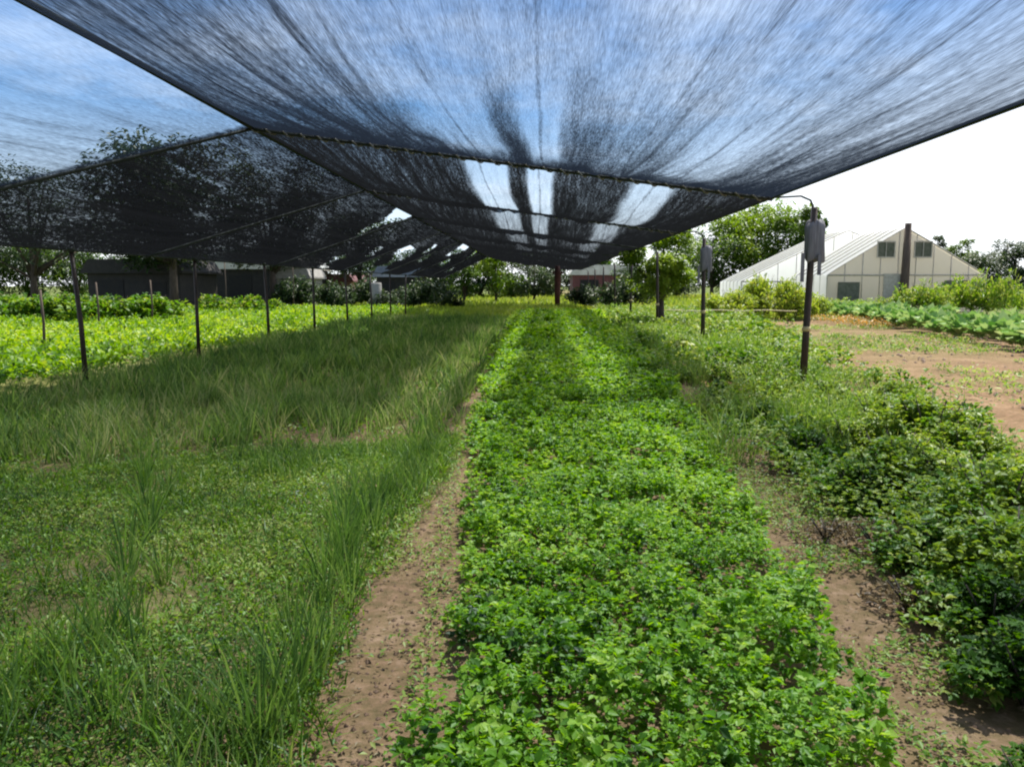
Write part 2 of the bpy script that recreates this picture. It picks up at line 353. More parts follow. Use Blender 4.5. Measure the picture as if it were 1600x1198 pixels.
def patch(k, side):
    y0, y1 = CY[k], CY[k + 1]; n, mt = (420, 40) if k < 5 else (120, 18)
    s, t = np.meshgrid(np.linspace(0, 1, n if side > 0 else n // 2), np.linspace(0, 1, mt))
    if side > 0:
        x = RX + (EX - RX) * s; y = y0 + (y1 - y0) * t; z = RZ + (EZ - RZ) * s
        taut = (1 - s ** 8) * (1 - (1 - s) ** 10); A = .30
    else:
        x = RX + (LX - RX) * s; y = (y0 - OFF[k] * s) * (1 - t) + (y1 - OFF[k + 1] * s) * t; z = RZ + (LZ - RZ) * s
        taut = (1 - s ** 5) * (1 - (1 - s) ** 10); A = .18
    sg = 4 * t * (1 - t); z = z - A * sg * taut * (.8 + .4 * vnoise(x * .8, y * 0 + k, 3))
    fold = (fbm(x * 7 + k * 13, y * .25, 21, 3) - .5) * .16 + (fbm(x * 2.2 + k * 5, y * .3, 22, 2) - .5) * .22
    z = z + fold * taut * np.clip(sg * 2.5, 0, 1) * .7
    x2 = x + (vnoise(y * .15, x * 0 + k * 3.3, 8) - .5) * .25
    d = lane(x2) if side > 0 else .11 + .16 * t ** 3 + .12 * s * t
    if side > 0 and k <= 2:
        wv = np.clip((t - .30) / .25, 0, 1); base = np.where(x < -1.6, np.interp(x, [-4.3, -1.6, -.9], [.42, .38, .24]), np.interp(x, [-1.6, -.9, 3.4], [.36, .21, .27]))
        edge_ = np.clip((x + 2.6 - 1.5 * t) / -.35, 0, 1) * .14 * t          # a second thickness of cloth on the left part
        d = base * (1 - wv) + d * (.62 + .62 * t ** 2) * wv + edge_ + .38 * np.clip((t - .78) / .2, 0, 1) ** 1.5
    if side > 0 and k >= 3: d = np.interp(d, [.16, .36], [0, 1]) * (np.minimum(d * .9 + (.34 if k == 3 else .42), .84) - [0, 0, 0, .10, .26, .42, .55, .6, .6, .6][k]) + [0, 0, 0, .10, .26, .42, .55, .6, .6, .6][k]
    if side < 0 and k >= 3: d = .58 + .34 * fbm(x * .8, y * .5, 31)
    if side < 0 and k >= 4:                              # torn and thin places towards the far end
        d = np.where(fbm(x * .7, y * .35, 33, 2) > .66, .03, d)
    if side > 0:                                         # sewn seams between the cloth widths
        for xs_ in (-3.45, -2.75, -2.1, -1.62, -.8, .05, 1.0, 1.75, 2.5, 2.95): d = np.where(np.abs(x2 - xs_ - .03 * np.sin(y + xs_ * 9)) < .013, np.minimum(d + .13, .85), d)
    # hem along the cables
    d = np.where((t < .02) | (t > .98), .8, d); d = np.where((s > .985), .85, d)
    ii = np.arange(x.size).reshape(x.shape)
    q = np.stack([ii[:-1, :-1], ii[:-1, 1:], ii[1:, 1:], ii[1:, :-1]], -1).reshape(-1, 4)
    me = np_mesh('net_panel', np.stack([x, y, z], -1).reshape(-1, 3), q, d.ravel(), True)
    a = me.attributes.new('cloth', 'FLOAT_VECTOR', 'POINT')
    a.data.foreach_set('vector', np.stack([x, y, z * 0 + k * 7.0 + side], -1).astype(np.float32).ravel())
    return link('net_panel', me, M['net'] if k < 3 else M['net_far'], net)
for k in range(len(CY) - 1):
    patch(k, 1); patch(k, -1)

b = MB(); pts = [(RX, CY[0] + (CY[-1] - CY[0]) * i / 60, RZ + .02 - .02 * math.sin(math.pi * ((i * 1.0) % 7.5) / 7.5)) for i in range(61)]
b.tube(pts, .038, 8); tag(b.build('ridge_cable', M['rope'], None, True), 'thick dark green ridge cable running lengthwise along the peak of the net', 'cable')
b = MB(); pts = [(EX + .01, CY[0] + (CY[-1] - CY[0]) * i / 40, EZ) for i in range(41)]
b.tube(pts, .018, 6); tag(b.build('edge_cable', M['rope'], None, True), 'dark cable hemming the right edge of the net against the white sky', 'cable')
b = MB(); pts = [(LX, CY[0] - 4 + (CY[-1] - CY[0]) * i / 40, LZ) for i in range(41)]
b.tube(pts, .02, 6); tag(b.build('edge_cable', M['rope'], None, True), 'dark cable along the low left edge of the net above the left posts', 'cable')
ords = ['', '', '', 'nearest', 'second', 'third', 'fourth', 'fifth', 'sixth', 'seventh', 'farthest']
for k in range(3, len(CY)):
    c = empty('cross_cable', (RX, CY[k], RZ), '%s cross cable laced to the net, from the ridge down to the right edge' % ords[k], 'cable', 'cross cables under the net')
    n = 24; b = MB()
    b.tube([((EX - RX) * i / n, 0, (EZ - RZ) * i / n - .03) for i in range(n + 1)], .024, 6).build('main_rope', M['rope'], c, True)
    b = MB(); b.tube([((LX - RX) * i / 12, -OFF[k] * i / 12, (LZ - RZ) * i / 12 - .03) for i in range(13)], .026, 6).build('side_rope', M['rope'], c, True)
    if k <= 4:
        b = MB(); m_ = 30
        lp_ = []
        for i in range(m_ * 6):
            u0 = i / (m_ * 6); g = 2 * math.pi * i / 6
            lp_.append(((EX - RX) * u0, -.038 * math.cos(g), (EZ - RZ) * u0 - .03 - .038 * math.sin(g)))
        b.tube(lp_, .011, 5)
        b.build('lacing', M['pale_rope'], c, True)

# right posts with the grey bundle at their tops
PRX = 3.95
def post_right(y, lab, bundle, lean=.02, sc_=1.0):
    p = empty('shade_post', (PRX, y, 0), lab, 'post', 'posts along the right edge of the net')
    MB().tube([(-lean * 2, 0, -.05), (-lean, 0, 1.0), (0, 0, 1.9), (lean, 0, 2.72)], [.055, .05, .048, .045], 10).build('pole', M['steel'], p, True)
    MB().tube([(lean, 0, 2.68), (lean - .06, 0, 2.82), (lean - .2, 0, 2.88), (EX - PRX, 0, EZ)], .016, 6).build('tie_rod', M['rope'], p, True)
    MB().tube([(-lean, 0, .93), (-lean, 0, 1.0)], .062, 10).build('binding', M['band'], p, True)
    if bundle:
        b = MB(); n = 22; vs = []; fs = []
        lv = [(1.95, .13), (1.97, .155), (2.2, .15), (2.42, .165), (2.50, .14), (2.53, .07)]
        for zz, rr in lv:
            for i in range(n):
                g = 2 * math.pi * i / n; q = rr * .88 * (1 + .20 * math.sin(4 * g + zz * 2) + .10 * math.sin(9 * g - zz * 4))
                vs.append((q * math.cos(g) + .05, q * .42 * math.sin(g), zz + .03 * math.sin(3 * g)))
        for i in range(len(lv) - 1):
            for j in range(n): fs.append((i * n + j, i * n + (j + 1) % n, (i + 1) * n + (j + 1) % n, (i + 1) * n + j))
        fs.append(tuple(range(n))[::-1]); fs.append(tuple(range((len(lv) - 1) * n, len(lv) * n)))
        b.add(vs, fs); b.build('rolled_cloth', M['bundle'], p, True)
        MB().box((-.13, -.05, 1.86), (.05, .02, .42)).box((.1, -.08, 1.9), (.05, .02, .3)).build('hanging_strip', M['bundle'], p)
    return p
names = [
'nearest right-hand post, black with a pale binding and a grey rolled cloth at its top', 'second right-hand post, with a smaller looking grey roll at its top', 'third right-hand post, standing in front of the small tree',
         'fourth right-hand post from the camera', 'fifth right-hand post from the camera', 'sixth right-hand post from the camera', 'seventh right-hand post from the camera', 'farthest right-hand post in the row']
for i, y in enumerate(CY[3:]): post_right(y, names[i], i < 2, .02 if i == 0 else random.uniform(-.03, .03))
# left posts, every four metres or so
lp = [12.1, 16.3, 20.6, 24.9, 29.2, 33.5, 37.8, 42.1]
o8 = ['nearest', 'second', 'third', 'fourth', 'fifth', 'sixth', 'seventh', 'farthest']
for i, y in enumerate(lp):
    p = empty('shade_post', (-7.02, y, 0), '%s thin dark post of the row under the low left edge of the net' % o8[i], 'post', 'posts along the left edge of the net')
    ln = random.uniform(-.05, .05) if i else -.08
    MB().tube([(-ln * .3, 0, -.05), (0, 0, 1.0), (ln, 0, 2.15)], [.042, .038, .035], 8).build('pole', M['steel'], p, True)
    MB().tube([(ln, 0, 2.1), (ln, 0, 2.17)], .055, 8).build('cap', M['rope'], p, True)
for i, (px, yy, hh) in enumerate([(62, 18, 1.5), (150, 26, 1.7), (235, 30, 1.8), (352, 44, 3.0), (458, 50, 3.0)]):
    q = PD(px, 446, yy); p = MB(); p.tube([(0, 0, 0), (.03, 0, hh * .5), (.0, 0, hh)], [.035, .03, .028], 7)
    o = p.build('garden_stake', M['wood'], None, True); o.location = (q.x, yy, 0)
    tag(o, ['thin stake in the lettuce field at the far left', 'thin stake between the hedge bushes left of the nearest left post', 'stake in front of the dark shed', 'tall stake by the far white roofed shed', 'tall stake by the far grey hut'][i], 'stake')
# centre pillar at the far end
p = empty('pillar', (PD(871, 446, 58).x, 58, 0), 'thick dark red brown pillar in the middle of the far end of the net', 'pillar')
MB().tube([(0, 0, -.1), (0, 0, 1.3), (.02, 0, 2.2), (0, 0, 3.1)], [.20, .22, .25, .16], 10).build('shaft', M['redpost'], p, True)
MB().box((.05, 0, 2.5), (.8, .2, .16)).build('cross_arm', M['redpost'], p)

# ------------------------------------------------------------------ plants as cover
def edge(pts, y):                                        # X of an image-traced bed edge at depth y
    P = sorted([(G(px, py, z)[1], G(px, py, z)[0]) for px, py, z in pts]); return np.interp(y, [a for a, _ in P], [b_ for _, b_ in P])
Lp = [(600, 1198, .12), (690, 1000, .12), (700, 820, .12), (733, 640, .12), (765, 560, .12), (797, 498, .12)]
Rp = [(1440, 1198, .15), (1330, 1000, .15), (1195, 800, .15), (1130, 690, .15), (1050, 590, .15), (985, 520, .15), (930, 478, .15)]
def scatter(spacing, x0, x1, y0, y1, jit=.45):
    gx, gy = np.meshgrid(np.arange(x0, x1, spacing), np.arange(y0, y1, spacing)); gx = gx.ravel(); gy = gy.ravel()
    return gx + rng.uniform(-jit, jit, gx.size) * spacing, gy + rng.uniform(-jit, jit, gy.size) * spacing
def domes(px, py, rad, hgt, nl, ln, wd, tbase=.5, tvar=.22, kind=lobed, elr=(-.2, 1.0), z0=None):
    """a dome of leaves round every plant centre"""
    n = len(px); rad = np.broadcast_to(rad, n); hgt = np.broadcast_to(hgt, n); tb = np.broadcast_to(tbase, n)
    I = np.repeat(np.arange(n), nl); m = len(I)
    a = rng.uniform(0, 2 * math.pi, m); u = np.sqrt(rng.uniform(0, 1, m)); hh = rng.uniform(.25, 1, m) ** .7
    x = px[I] + np.cos(a) * u * rad[I]; y = py[I] + np.sin(a) * u * rad[I]
    z = gz(x, y) + hgt[I] * hh * (1 - .55 * u * u) + (0 if z0 is None else z0)
    c = np.stack([x, y, z], 1)
    s = rng.uniform(.65, 1.25, m)
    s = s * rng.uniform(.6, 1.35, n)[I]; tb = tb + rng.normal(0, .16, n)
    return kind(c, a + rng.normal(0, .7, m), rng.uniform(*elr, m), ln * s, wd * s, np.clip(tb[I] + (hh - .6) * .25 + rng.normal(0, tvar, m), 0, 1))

def bed(y0, y1, sp, nl, ln):
    x, y = scatter(sp, -2, 3.4, y0, y1)
    ok = (x > edge(Lp, y) + .04 + .08 * vnoise(y * 3, x * 0, 4)) & (x < edge(Rp, y) - .12 * vnoise(y * 2.5, x * 0, 5)) & (fbm(x * 1.4, y * 1.4, 9) > .13)
    x, y = x[ok], y[ok]; hn = fbm(x * 2.1, y * 2.1, 6)
    return domes(x, y, sp * .6, .06 + .50 * hn ** 1.5 + .08 * rng.uniform(-1, 1, len(x)) * (hn > .4), nl, ln, ln * .62, .30 + .5 * fbm(x * .9, y * .9, 7) + .15 * np.clip((y - 12) / 20, 0, 1) , .2, elr=(-.3, .9))
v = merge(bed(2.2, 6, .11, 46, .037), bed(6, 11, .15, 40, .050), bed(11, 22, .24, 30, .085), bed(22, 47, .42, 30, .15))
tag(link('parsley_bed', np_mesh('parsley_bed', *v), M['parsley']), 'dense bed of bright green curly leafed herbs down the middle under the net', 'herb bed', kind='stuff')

# tall onions behind the oblique furrow
def furrow(x): return np.interp(x, [-9, -4.6, -3.4, -2.2, -1.1, -.6], [6.2, 6.9, 7.2, 8.2, 8.9, 9.4]) + 1.1 * (fbm(np.asarray(x) * 1.7, np.asarray(x) * 0, 18, 3) - .5)
def onions(y0, y1, sp, nb, hgt, wd):
    x, y = scatter(sp, -7.3, -.2, y0, y1); 
    ok = (y > furrow(x) + .5 * rng.normal(0, 1, len(x)) * (rng.uniform(0, 1, len(x)) < .35)) & (x < edge(Lp, y) - np.interp(y, [5.5, 8], [.3, .0]) - .12 * vnoise(y, x * 0, 14)) & (x > -7.1 - .5 * vnoise(y * .4, x * 0, 2)) & (np.abs(((x - .035 * y + .05 * vnoise(y, x * 0, 20)) / .44) % 1 - .5) < .27 + .25 * (fbm(x, y * .7, 23) - .5)) & (fbm(x * 2.2, y * 1.2, 15) > .33)
    x, y = x[ok], y[ok]; I = np.repeat(np.arange(len(x)), nb); m = len(I); hn = (.2 + 1.35 * fbm(x * 2.2, y * 1.3, 16))[I] * rng.uniform(.75, 1.2, len(x))[I]
    c = np.stack([x[I] + rng.normal(0, .04, m), y[I] + rng.normal(0, .04, m), np.zeros(m)], 1)
    tb = (.05 + .8 * fbm(x * .5, y * .35, 17))[I] + rng.normal(0, .2, len(x))[I]
    return blades(c, rng.uniform(0, 6.28, m), hgt * hn * rng.uniform(.6, 1.15, m), wd * rng.uniform(.7, 1.3, m), rng.uniform(0, .35, m), rng.uniform(0, .6, m), np.clip(tb + rng.normal(0, .2, m), 0, 1))
v = merge(onions(6, 11, .10, 9, .38, .011), onions(11, 20, .13, 9, .40, .016), onions(20, 36.5, .16, 9, .42, .026))
tag(link('onion_bed', np_mesh('onion_bed', *v), M['onion']), 'shaded bed of upright grey green onion leaves left of the herb bed', 'onion bed', kind='stuff')

x, y = scatter(.16, -7.0, -.6, 6.5, 36); ok = (y > furrow(x) - .6) & (x < edge(Lp, y) - .15) & (fbm(x * 1.5, y * 1.5, 24) > .34); x, y = x[ok], y[ok]
v_w = domes(x, y, .12, .05 + .10 * fbm(x, y, 25), 10, .05, .024, .3 + .5 * fbm(x * .8, y * .8, 26), .2, kind=leaves, elr=(-.1, 1.1))
tag(link('row_weeds', np_mesh('row_weeds', *v_w), M['weed']), 'low weeds filling the gaps between the onion rows', 'weeds', kind='stuff')
# low weeds of the near left bed
def nearleft(x, y): return (y < furrow(x) - .10 - .55 * vnoise(x * 1.3, y * 0, 19)) & (x < edge([(490, 1198, 0), (562, 950, 0), (628, 850, 0), (705, 740, 0), (725, 650, 0)], y))
x, y = scatter(.06, -5.6, 0, 2.2, 9.5); ok = nearleft(x, y) & (fbm(x * 1.6, y * 1.6, 40) > .30); x, y = x[ok], y[ok]
v_r = .07
v1 = domes(x, y, v_r, .02 + .13 * fbm(x * 2, y * 2, 41) ** 1.3, 13, .028, .014, .05 + 1.1 * fbm(x * .9, y * .9, 42) + .35 * (fbm(x * 3, y * 3, 46) - .5), .2, kind=leaves, elr=(-.2, 1.1))
x, y = scatter(.075, -5.6, 0, 2.2, 9.5); ok = nearleft(x, y) & (fbm(x * 1.3, y * 1.3, 43) > .20); x, y = x[ok], y[ok]
I = np.repeat(np.arange(len(x)), 9); m = len(I); c = np.stack([x[I] + rng.normal(0, .03, m), y[I] + rng.normal(0, .03, m), np.zeros(m)], 1)
v2 = blades(c, rng.uniform(0, 6.28, m), rng.uniform(.04, .15, m) * (.2 + 1.6 * fbm(x * 1.3, y * 1.3, 44) ** 1.3)[I], rng.uniform(.004, .009, m), rng.uniform(0, .8, m), rng.uniform(0, 1.1, m), np.clip((-.25 + 1.55 * fbm(x * .8, y * .8, 45) + .5 * (fbm(x * 3.5, y * 3.5, 47) - .5))[I] + rng.normal(0, .2, m), 0, 1))
tag(link('low_weeds', np_mesh('low_weeds', *merge(v1, v2)), M['weed']), 'low mat of fine weeds and grass over the near left bed', 'weeds', kind='stuff')

x, y = scatter(.10, -5.6, -.3, 2.3, 9.5); ok = nearleft(x + .12, y) & (fbm(x * 1.5, y * .9, 48) + .30 * np.exp(-((x - edge([(440, 1198, 0), (515, 950, 0), (595, 800, 0), (675, 700, 0)], y)) / .22) ** 2) + .16 * np.exp(-((x + 2.7) / .2) ** 2) > .66); x, y = x[ok], y[ok]
I = np.repeat(np.arange(len(x)), 9); m = len(I); c = np.stack([x[I] + rng.normal(0, .03, m), y[I] + rng.normal(0, .03, m), np.zeros(m)], 1)
v2 = blades(c, rng.uniform(0, 6.28, m), rng.uniform(.12, .30, m) * (.4 + fbm(x * 2, y * 2, 49))[I], rng.uniform(.005, .010, m), rng.uniform(0, .3, m), rng.uniform(0, .5, m), np.clip((.1 + .7 * fbm(x * .9, y * .9, 39))[I] + rng.normal(0, .2, m), 0, 1))
tag(link('onion_seedlings', np_mesh('onion_seedlings', *v2), M['onion']), 'loose stands of upright onion leaves rising out of the low weeds', 'onions', kind='stuff')
# sparse weeds on both dirt paths and dry litter
x, y = scatter(.055, -1.6, 3.2, 2.2, 12)
le = edge(Lp, y); re = edge(Rp, y)
inl = (x < le) & ~nearleft(x, y) & (y < 9); inr = (x > re) & (x < re + .75 + .05 * y)
n_ = fbm(x * 1.8, y * 1.8, 50)
ok = (inl & ((n_ > .56) | (x > le - .08) | (fbm(x * 5, y * 5, 57) > .68))) | (inr & (n_ > .50)); xa, ya = x[ok], y[ok]
v1 = domes(xa, ya, .06, .03 + .07 * fbm(xa * 4, ya * 4, 58), 9, .028, .014, .45 + .5 * fbm(xa * 2, ya * 2, 59), .25, kind=leaves, elr=(-.2, .9))
tag(link('path_weeds', np_mesh('path_weeds', *v1), M['weed']), 'patchy small weeds creeping over the brown dirt paths', 'weeds', kind='stuff')
ok = (inl | inr) & (n_ > .36) & (rng.uniform(0, 1, len(x)) < .6); xa, ya = x[ok], y[ok]
v1 = domes(xa, ya, .06, .015, 3, .022, .007, .5, .25, kind=leaves, elr=(-.1, .3))
tag(link('dry_litter', np_mesh('dry_litter', *v1), M['dry']), 'dry brown leaf litter on the dirt paths', 'leaf litter', kind='stuff')

cl_ = MB()
for i in range(2200):
    b_ = 2.3 + 9 * random.random() ** 1.7
    a = float(edge(Lp, b_)) - random.uniform(0, .5) if i % 2 else float(edge(Rp, b_)) + random.uniform(.05, .7)
    r_ = .003 + .013 * random.random() ** 2
    q = [Vector(p) * r_ * random.uniform(.6, 1.3) for p in ((1, 0, 0), (0, 1, 0), (-1, 0, 0), (0, -1, 0), (0, 0, .8), (0, 0, -.6))]
    c = Vector((a, b_, float(gz(a, b_)) + r_ * .2)); cl_.add([p + c for p in q], [(0, 1, 4), (1, 2, 4), (2, 3, 4), (3, 0, 4), (1, 0, 5), (2, 1, 5), (3, 2, 5), (0, 3, 5)])
tag(cl_.build('soil_clods', solid('clod', (.20, .12, .075), (.13, .08, .05), 20, .95)), 'small earth clods and crumbs on the dirt paths', 'clods', kind='stuff')
# right-hand cover between the path and the bare plot
Rw = [(1600, 1000, .1), (1600, 760, .1), (1525, 640, .1), (1380, 590, .1), (1220, 520, .1), (1110, 480, .1), (1050, 470, .1)]
def rightcover(y0, y1, sp, nl, ln, bright):
    x, y = scatter(sp, .8, 9, y0, y1); re = edge(Rp, y)
    ok = (x > re + np.interp(y, [2, 6, 8, 11], [.42, .35, .08, -.15])) & (x < np.maximum(edge(Rw, y), re + 1.2) + .8 * (fbm(y, x * 0, 51) - .5)) & (fbm(x * 1.1, y * 1.1, 52) > .40)
    ok &= (fbm(x * 1.9, y * 1.3, 55) > .5) == bright
    x, y = x[ok], y[ok]
    return domes(x, y, sp * .75, .05 + (.75 + .35 * np.clip((y - 8) / 6, 0, 1)) * fbm(x * 1.7, y * 1.7, 53) ** 1.5, nl, ln, ln * .6, .2 + .9 * fbm(x * .8, y * .8, 54), .25, kind=lobed, elr=(-.3, 1.0))
v = merge(*[rightcover(*q, True) for q in ((2.4, 7, .13, 22, .045), (7, 14, .17, 30, .065), (14, 45, .32, 26, .13))])
tag(link('leafy_weed_cover', np_mesh('leafy_weed_cover', *v), M['brightshrub']), 'bright leafy weed patches between the right path and the bare plot', 'weeds', kind='stuff')
v = merge(*[rightcover(*q, False) for q in ((2.4, 7, .13, 20, .04), (7, 14, .19, 20, .055), (14, 45, .36, 22, .12))])
tag(link('weed_cover', np_mesh('weed_cover', *v), M['weed']), 'tangled green weeds between the right path and the bare plot', 'weeds', kind='stuff')

def tallweeds(y0, y1, sp, nb, hgt, wd):
    x, y = scatter(sp, 1.5, 7.5, y0, y1); re = edge(Rp, y); ok = (x > re - .1) & (x < np.interp(y, [8, 13, 20], [4.3, 4.7, 5.4]) + .4 * (y > 20) * (y - 20) / 10) & (fbm(x * .9, y * .8, 61) + .12 * np.exp(-((x - 3.9) / .8) ** 2) > .50); x, y = x[ok], y[ok]
    I = np.repeat(np.arange(len(x)), nb); m = len(I); c = np.stack([x[I] + rng.normal(0, .05, m), y[I] + rng.normal(0, .05, m), np.zeros(m)], 1)
    v_ = blades(c, rng.uniform(0, 6.28, m), hgt * rng.uniform(.4, 1.1, m) * (.4 + 1.1 * fbm(x, y, 62))[I], wd * rng.uniform(.6, 1.4, m), rng.uniform(0, .4, m), rng.uniform(0, .7, m), np.clip((.2 + .7 * fbm(x * .6, y * .6, 63))[I] + rng.normal(0, .2, m), 0, 1))
    hh = rng.uniform(.3, .95, m); q = np.stack([c[:, 0] + rng.normal(0, .07, m), c[:, 1] + rng.normal(0, .07, m), hgt * .8 * hh * (.4 + 1.1 * fbm(x, y, 62))[I]], 1)
    w_ = leaves(q, rng.uniform(0, 6.28, m), rng.uniform(-.3, 1, m), wd * 4.5 * rng.uniform(.6, 1.3, m), wd * 2.2 * rng.uniform(.6, 1.3, m), np.clip((.3 + .6 * fbm(x * .6, y * .6, 63))[I] + rng.normal(0, .2, m), 0, 1))
    return merge(v_, w_)
v = merge(tallweeds(7, 14, .16, 10, .50, .010), tallweeds(14, 26, .26, 12, .6, .020), tallweeds(26, 46, .42, 12, .65, .035))
tag(link('tall_weeds', np_mesh('tall_weeds', *v), M['tallweed']), 'tall wispy light green weeds round the feet of the right-hand posts', 'weeds', kind='stuff')
# weeds on the bare plot
x, y = scatter(.32, 4.2, 26, 6, 46); n_ = fbm(x * .6, y * .4, 60); ok = (n_ > .53) & (x > edge(Rw, y) * .95); x, y = x[ok], y[ok]
v1 = domes(x, y, .16, .06 + .16 * rng.uniform(0, 1, len(x)), 14, .08, .035, .15 + .8 * fbm(x * .3, y * .3, 64), .25, kind=leaves, elr=(0, 1.2))
tag(link('plot_weeds', np_mesh('plot_weeds', *v1), M['tallweed']), 'scattered pale green weeds on the sunny bare plot', 'weeds', kind='stuff')
# stones on the plot
st = MB()
for i in range(900):
    a, b_ = random.uniform(4.6, 14), random.uniform(6.5, 26); r_ = random.uniform(.01, .035) * (1 + b_ / 25)
    if vnoise(a * .5, b_ * .5, 77) < .35: continue
    q = [Vector(p) * r_ * random.uniform(.7, 1.2) for p in ((1, 0, 0), (0, 1, 0), (-1, 0, 0), (0, -1, 0), (0, 0, .6), (0, 0, -.6))]
    c = Vector((a, b_, r_ * .3)); st.add([p + c for p in q], [(0, 1, 4), (1, 2, 4), (2, 3, 4), (3, 0, 4), (1, 0, 5), (2, 1, 5), (3, 2, 5), (0, 3, 5)])
tag(st.build('gravel', M['stone']), 'loose stones and clods on the bare reddish plot', 'gravel', kind='stuff')
# orange flowers beside the cabbage row
x, y = scatter(.25, 12, 15.5, 30, 37); v1 = domes(x, y, .14, .35, 9, .09, .07, .5, .3, kind=leaves)
tag(link('flower_patch', np_mesh('flower_patch', *v1), M['orange']), 'patch of orange flowers at the left end of the cabbage rows', 'flowers', kind='stuff')

# sunny lettuce field on the left
x, y = scatter(.34, -34, -7.2, 7.5, 48); ok = (x < -7.35 - .4 * vnoise(y, x * 0, 70)) & (x > -6.5 - y * .62) & (fbm(x * .6, y * .5, 71) > .28); x, y = x[ok], y[ok]
v1 = domes(x, y, .23, .16 + .60 * fbm(x * .7, y * .5, 72) ** 1.3, 32, .13, .075, .15 + .75 * fbm(x * .35, y * .25, 73), .25, kind=leaves, elr=(-.1, 1.2))
tag(link('lettuce_field', np_mesh('lettuce_field', *v1), M['lettuce']), 'sunlit yellow green leaf crop beyond the left posts', 'crop', kind='stuff')

# sunlit grass beyond the end of the beds
def grass(y0, y1, sp, nb, h_, wd, x0, x1):
    x, y = scatter(sp, x0, x1, y0, y1); ok = (fbm(x * .2, y * .2, 80) > .33) & (x > -.75 * y) & (x < .75 * y); x, y = x[ok], y[ok]
    I = np.repeat(np.arange(len(x)), nb); m = len(I)
    c = np.stack([x[I] + rng.normal(0, sp * .35, m), y[I] + rng.normal(0, sp * .35, m), np.zeros(m)], 1)
    return blades(c, rng.uniform(0, 6.28, m), h_ * rng.uniform(.4, 1.2, m) * (.5 + fbm(x * .3, y * .3, 81))[I], wd * rng.uniform(.7, 1.4, m), rng.uniform(.1, .5, m), rng.uniform(0, .6, m), np.clip((.1 + .8 * fbm(x * .12, y * .12, 82))[I] + rng.normal(0, .18, m), 0, 1))
v = merge(grass(37.5, 60, .42, 10, .30, .035, -14, 16), grass(60, 120, 1.0, 9, .45, .09, -50, 60))
tag(link('meadow_grass', np_mesh('meadow_grass', *v), M['meadow']), 'sunlit yellow green grass beyond the far end of the beds', 'grass', kind='stuff')

# ------------------------------------------------------------------ individual plants
def foliage_obj(name, v, mat, parent): return link(name, np_mesh(name, *v), mat, parent)
def bush_proto(name, rad, hgt, nl, ln, wd, mat, label, cat, group, tb=.45, elr=(-.3, 1.0), lob=lobed, stems=7):
    r = empty(name, (0, 0, 0), label, cat, group)
    k = 20; a = rng.uniform(0, 6.28, k); u = rng.uniform(.05, 1.05, k)
    cx, cy = np.cos(a) * u * rad, np.sin(a) * u * rad; ch = hgt * rng.uniform(.35, 1.15, k) * (1 - .45 * u)
    n = nl // k; I = np.repeat(np.arange(k), n); m = len(I)
    d = rng.normal(0, 1, (m, 3)); d /= np.linalg.norm(d, axis=1)[:, None]; rr = rng.uniform(.1, 1, m) ** .5 * rad * .34
    z = np.maximum(ch[I] * .72 + d[:, 2] * np.minimum(rr, ch[I] * .35), .02)
    c = np.stack([cx[I] + d[:, 0] * rr, cy[I] + d[:, 1] * rr, z], 1)
    s = rng.uniform(.6, 1.3, m); tbk = (tb + rng.normal(0, .12, k))[I]
    foliage_obj('foliage', lob(c, np.arctan2(d[:, 1], d[:, 0]) + rng.normal(0, .6, m), rng.uniform(*elr, m), ln * s, wd * s, np.clip(tbk + rng.normal(0, .2, m), 0, 1)), mat, r)
    b = MB()
    for i in range(stems):
        g = 6.28 * i / stems; q = rad * .55
        b.tube([(0, 0, -.02), (math.cos(g) * q * .4, math.sin(g) * q * .4, hgt * .4), (math.cos(g) * q, math.sin(g) * q, hgt * .8)], [.010, .008, .004], 5)
    b.build('stem', M['bark'], r, True); return r
def place(o, x, y, s=1.0, label=None, first=False, sz=None):
    c = o if first else copy_tree(o)
    c.location = (x, y, float(gz(x, y))); c.rotation_euler = (0, 0, random.uniform(0, 6.28)); c.scale = (s, s, sz or s)
    if label: c['label'] = label
    return c
# dark leafy bushes on the right
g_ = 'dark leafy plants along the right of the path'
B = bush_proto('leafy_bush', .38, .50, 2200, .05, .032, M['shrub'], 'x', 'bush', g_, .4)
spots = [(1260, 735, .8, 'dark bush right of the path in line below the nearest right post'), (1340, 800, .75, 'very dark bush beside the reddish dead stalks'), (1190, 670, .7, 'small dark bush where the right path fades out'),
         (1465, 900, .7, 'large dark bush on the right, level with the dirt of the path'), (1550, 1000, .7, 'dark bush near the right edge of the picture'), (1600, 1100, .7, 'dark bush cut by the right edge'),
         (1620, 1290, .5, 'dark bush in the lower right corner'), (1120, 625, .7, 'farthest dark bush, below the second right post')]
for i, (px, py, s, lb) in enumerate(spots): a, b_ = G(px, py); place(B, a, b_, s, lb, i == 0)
B = bush_proto('leafy_bush', .46, .68, 3600, .050, .032, M['brightshrub'], 'x', 'bush', 'bright green plants between the path and the bare plot', .85)
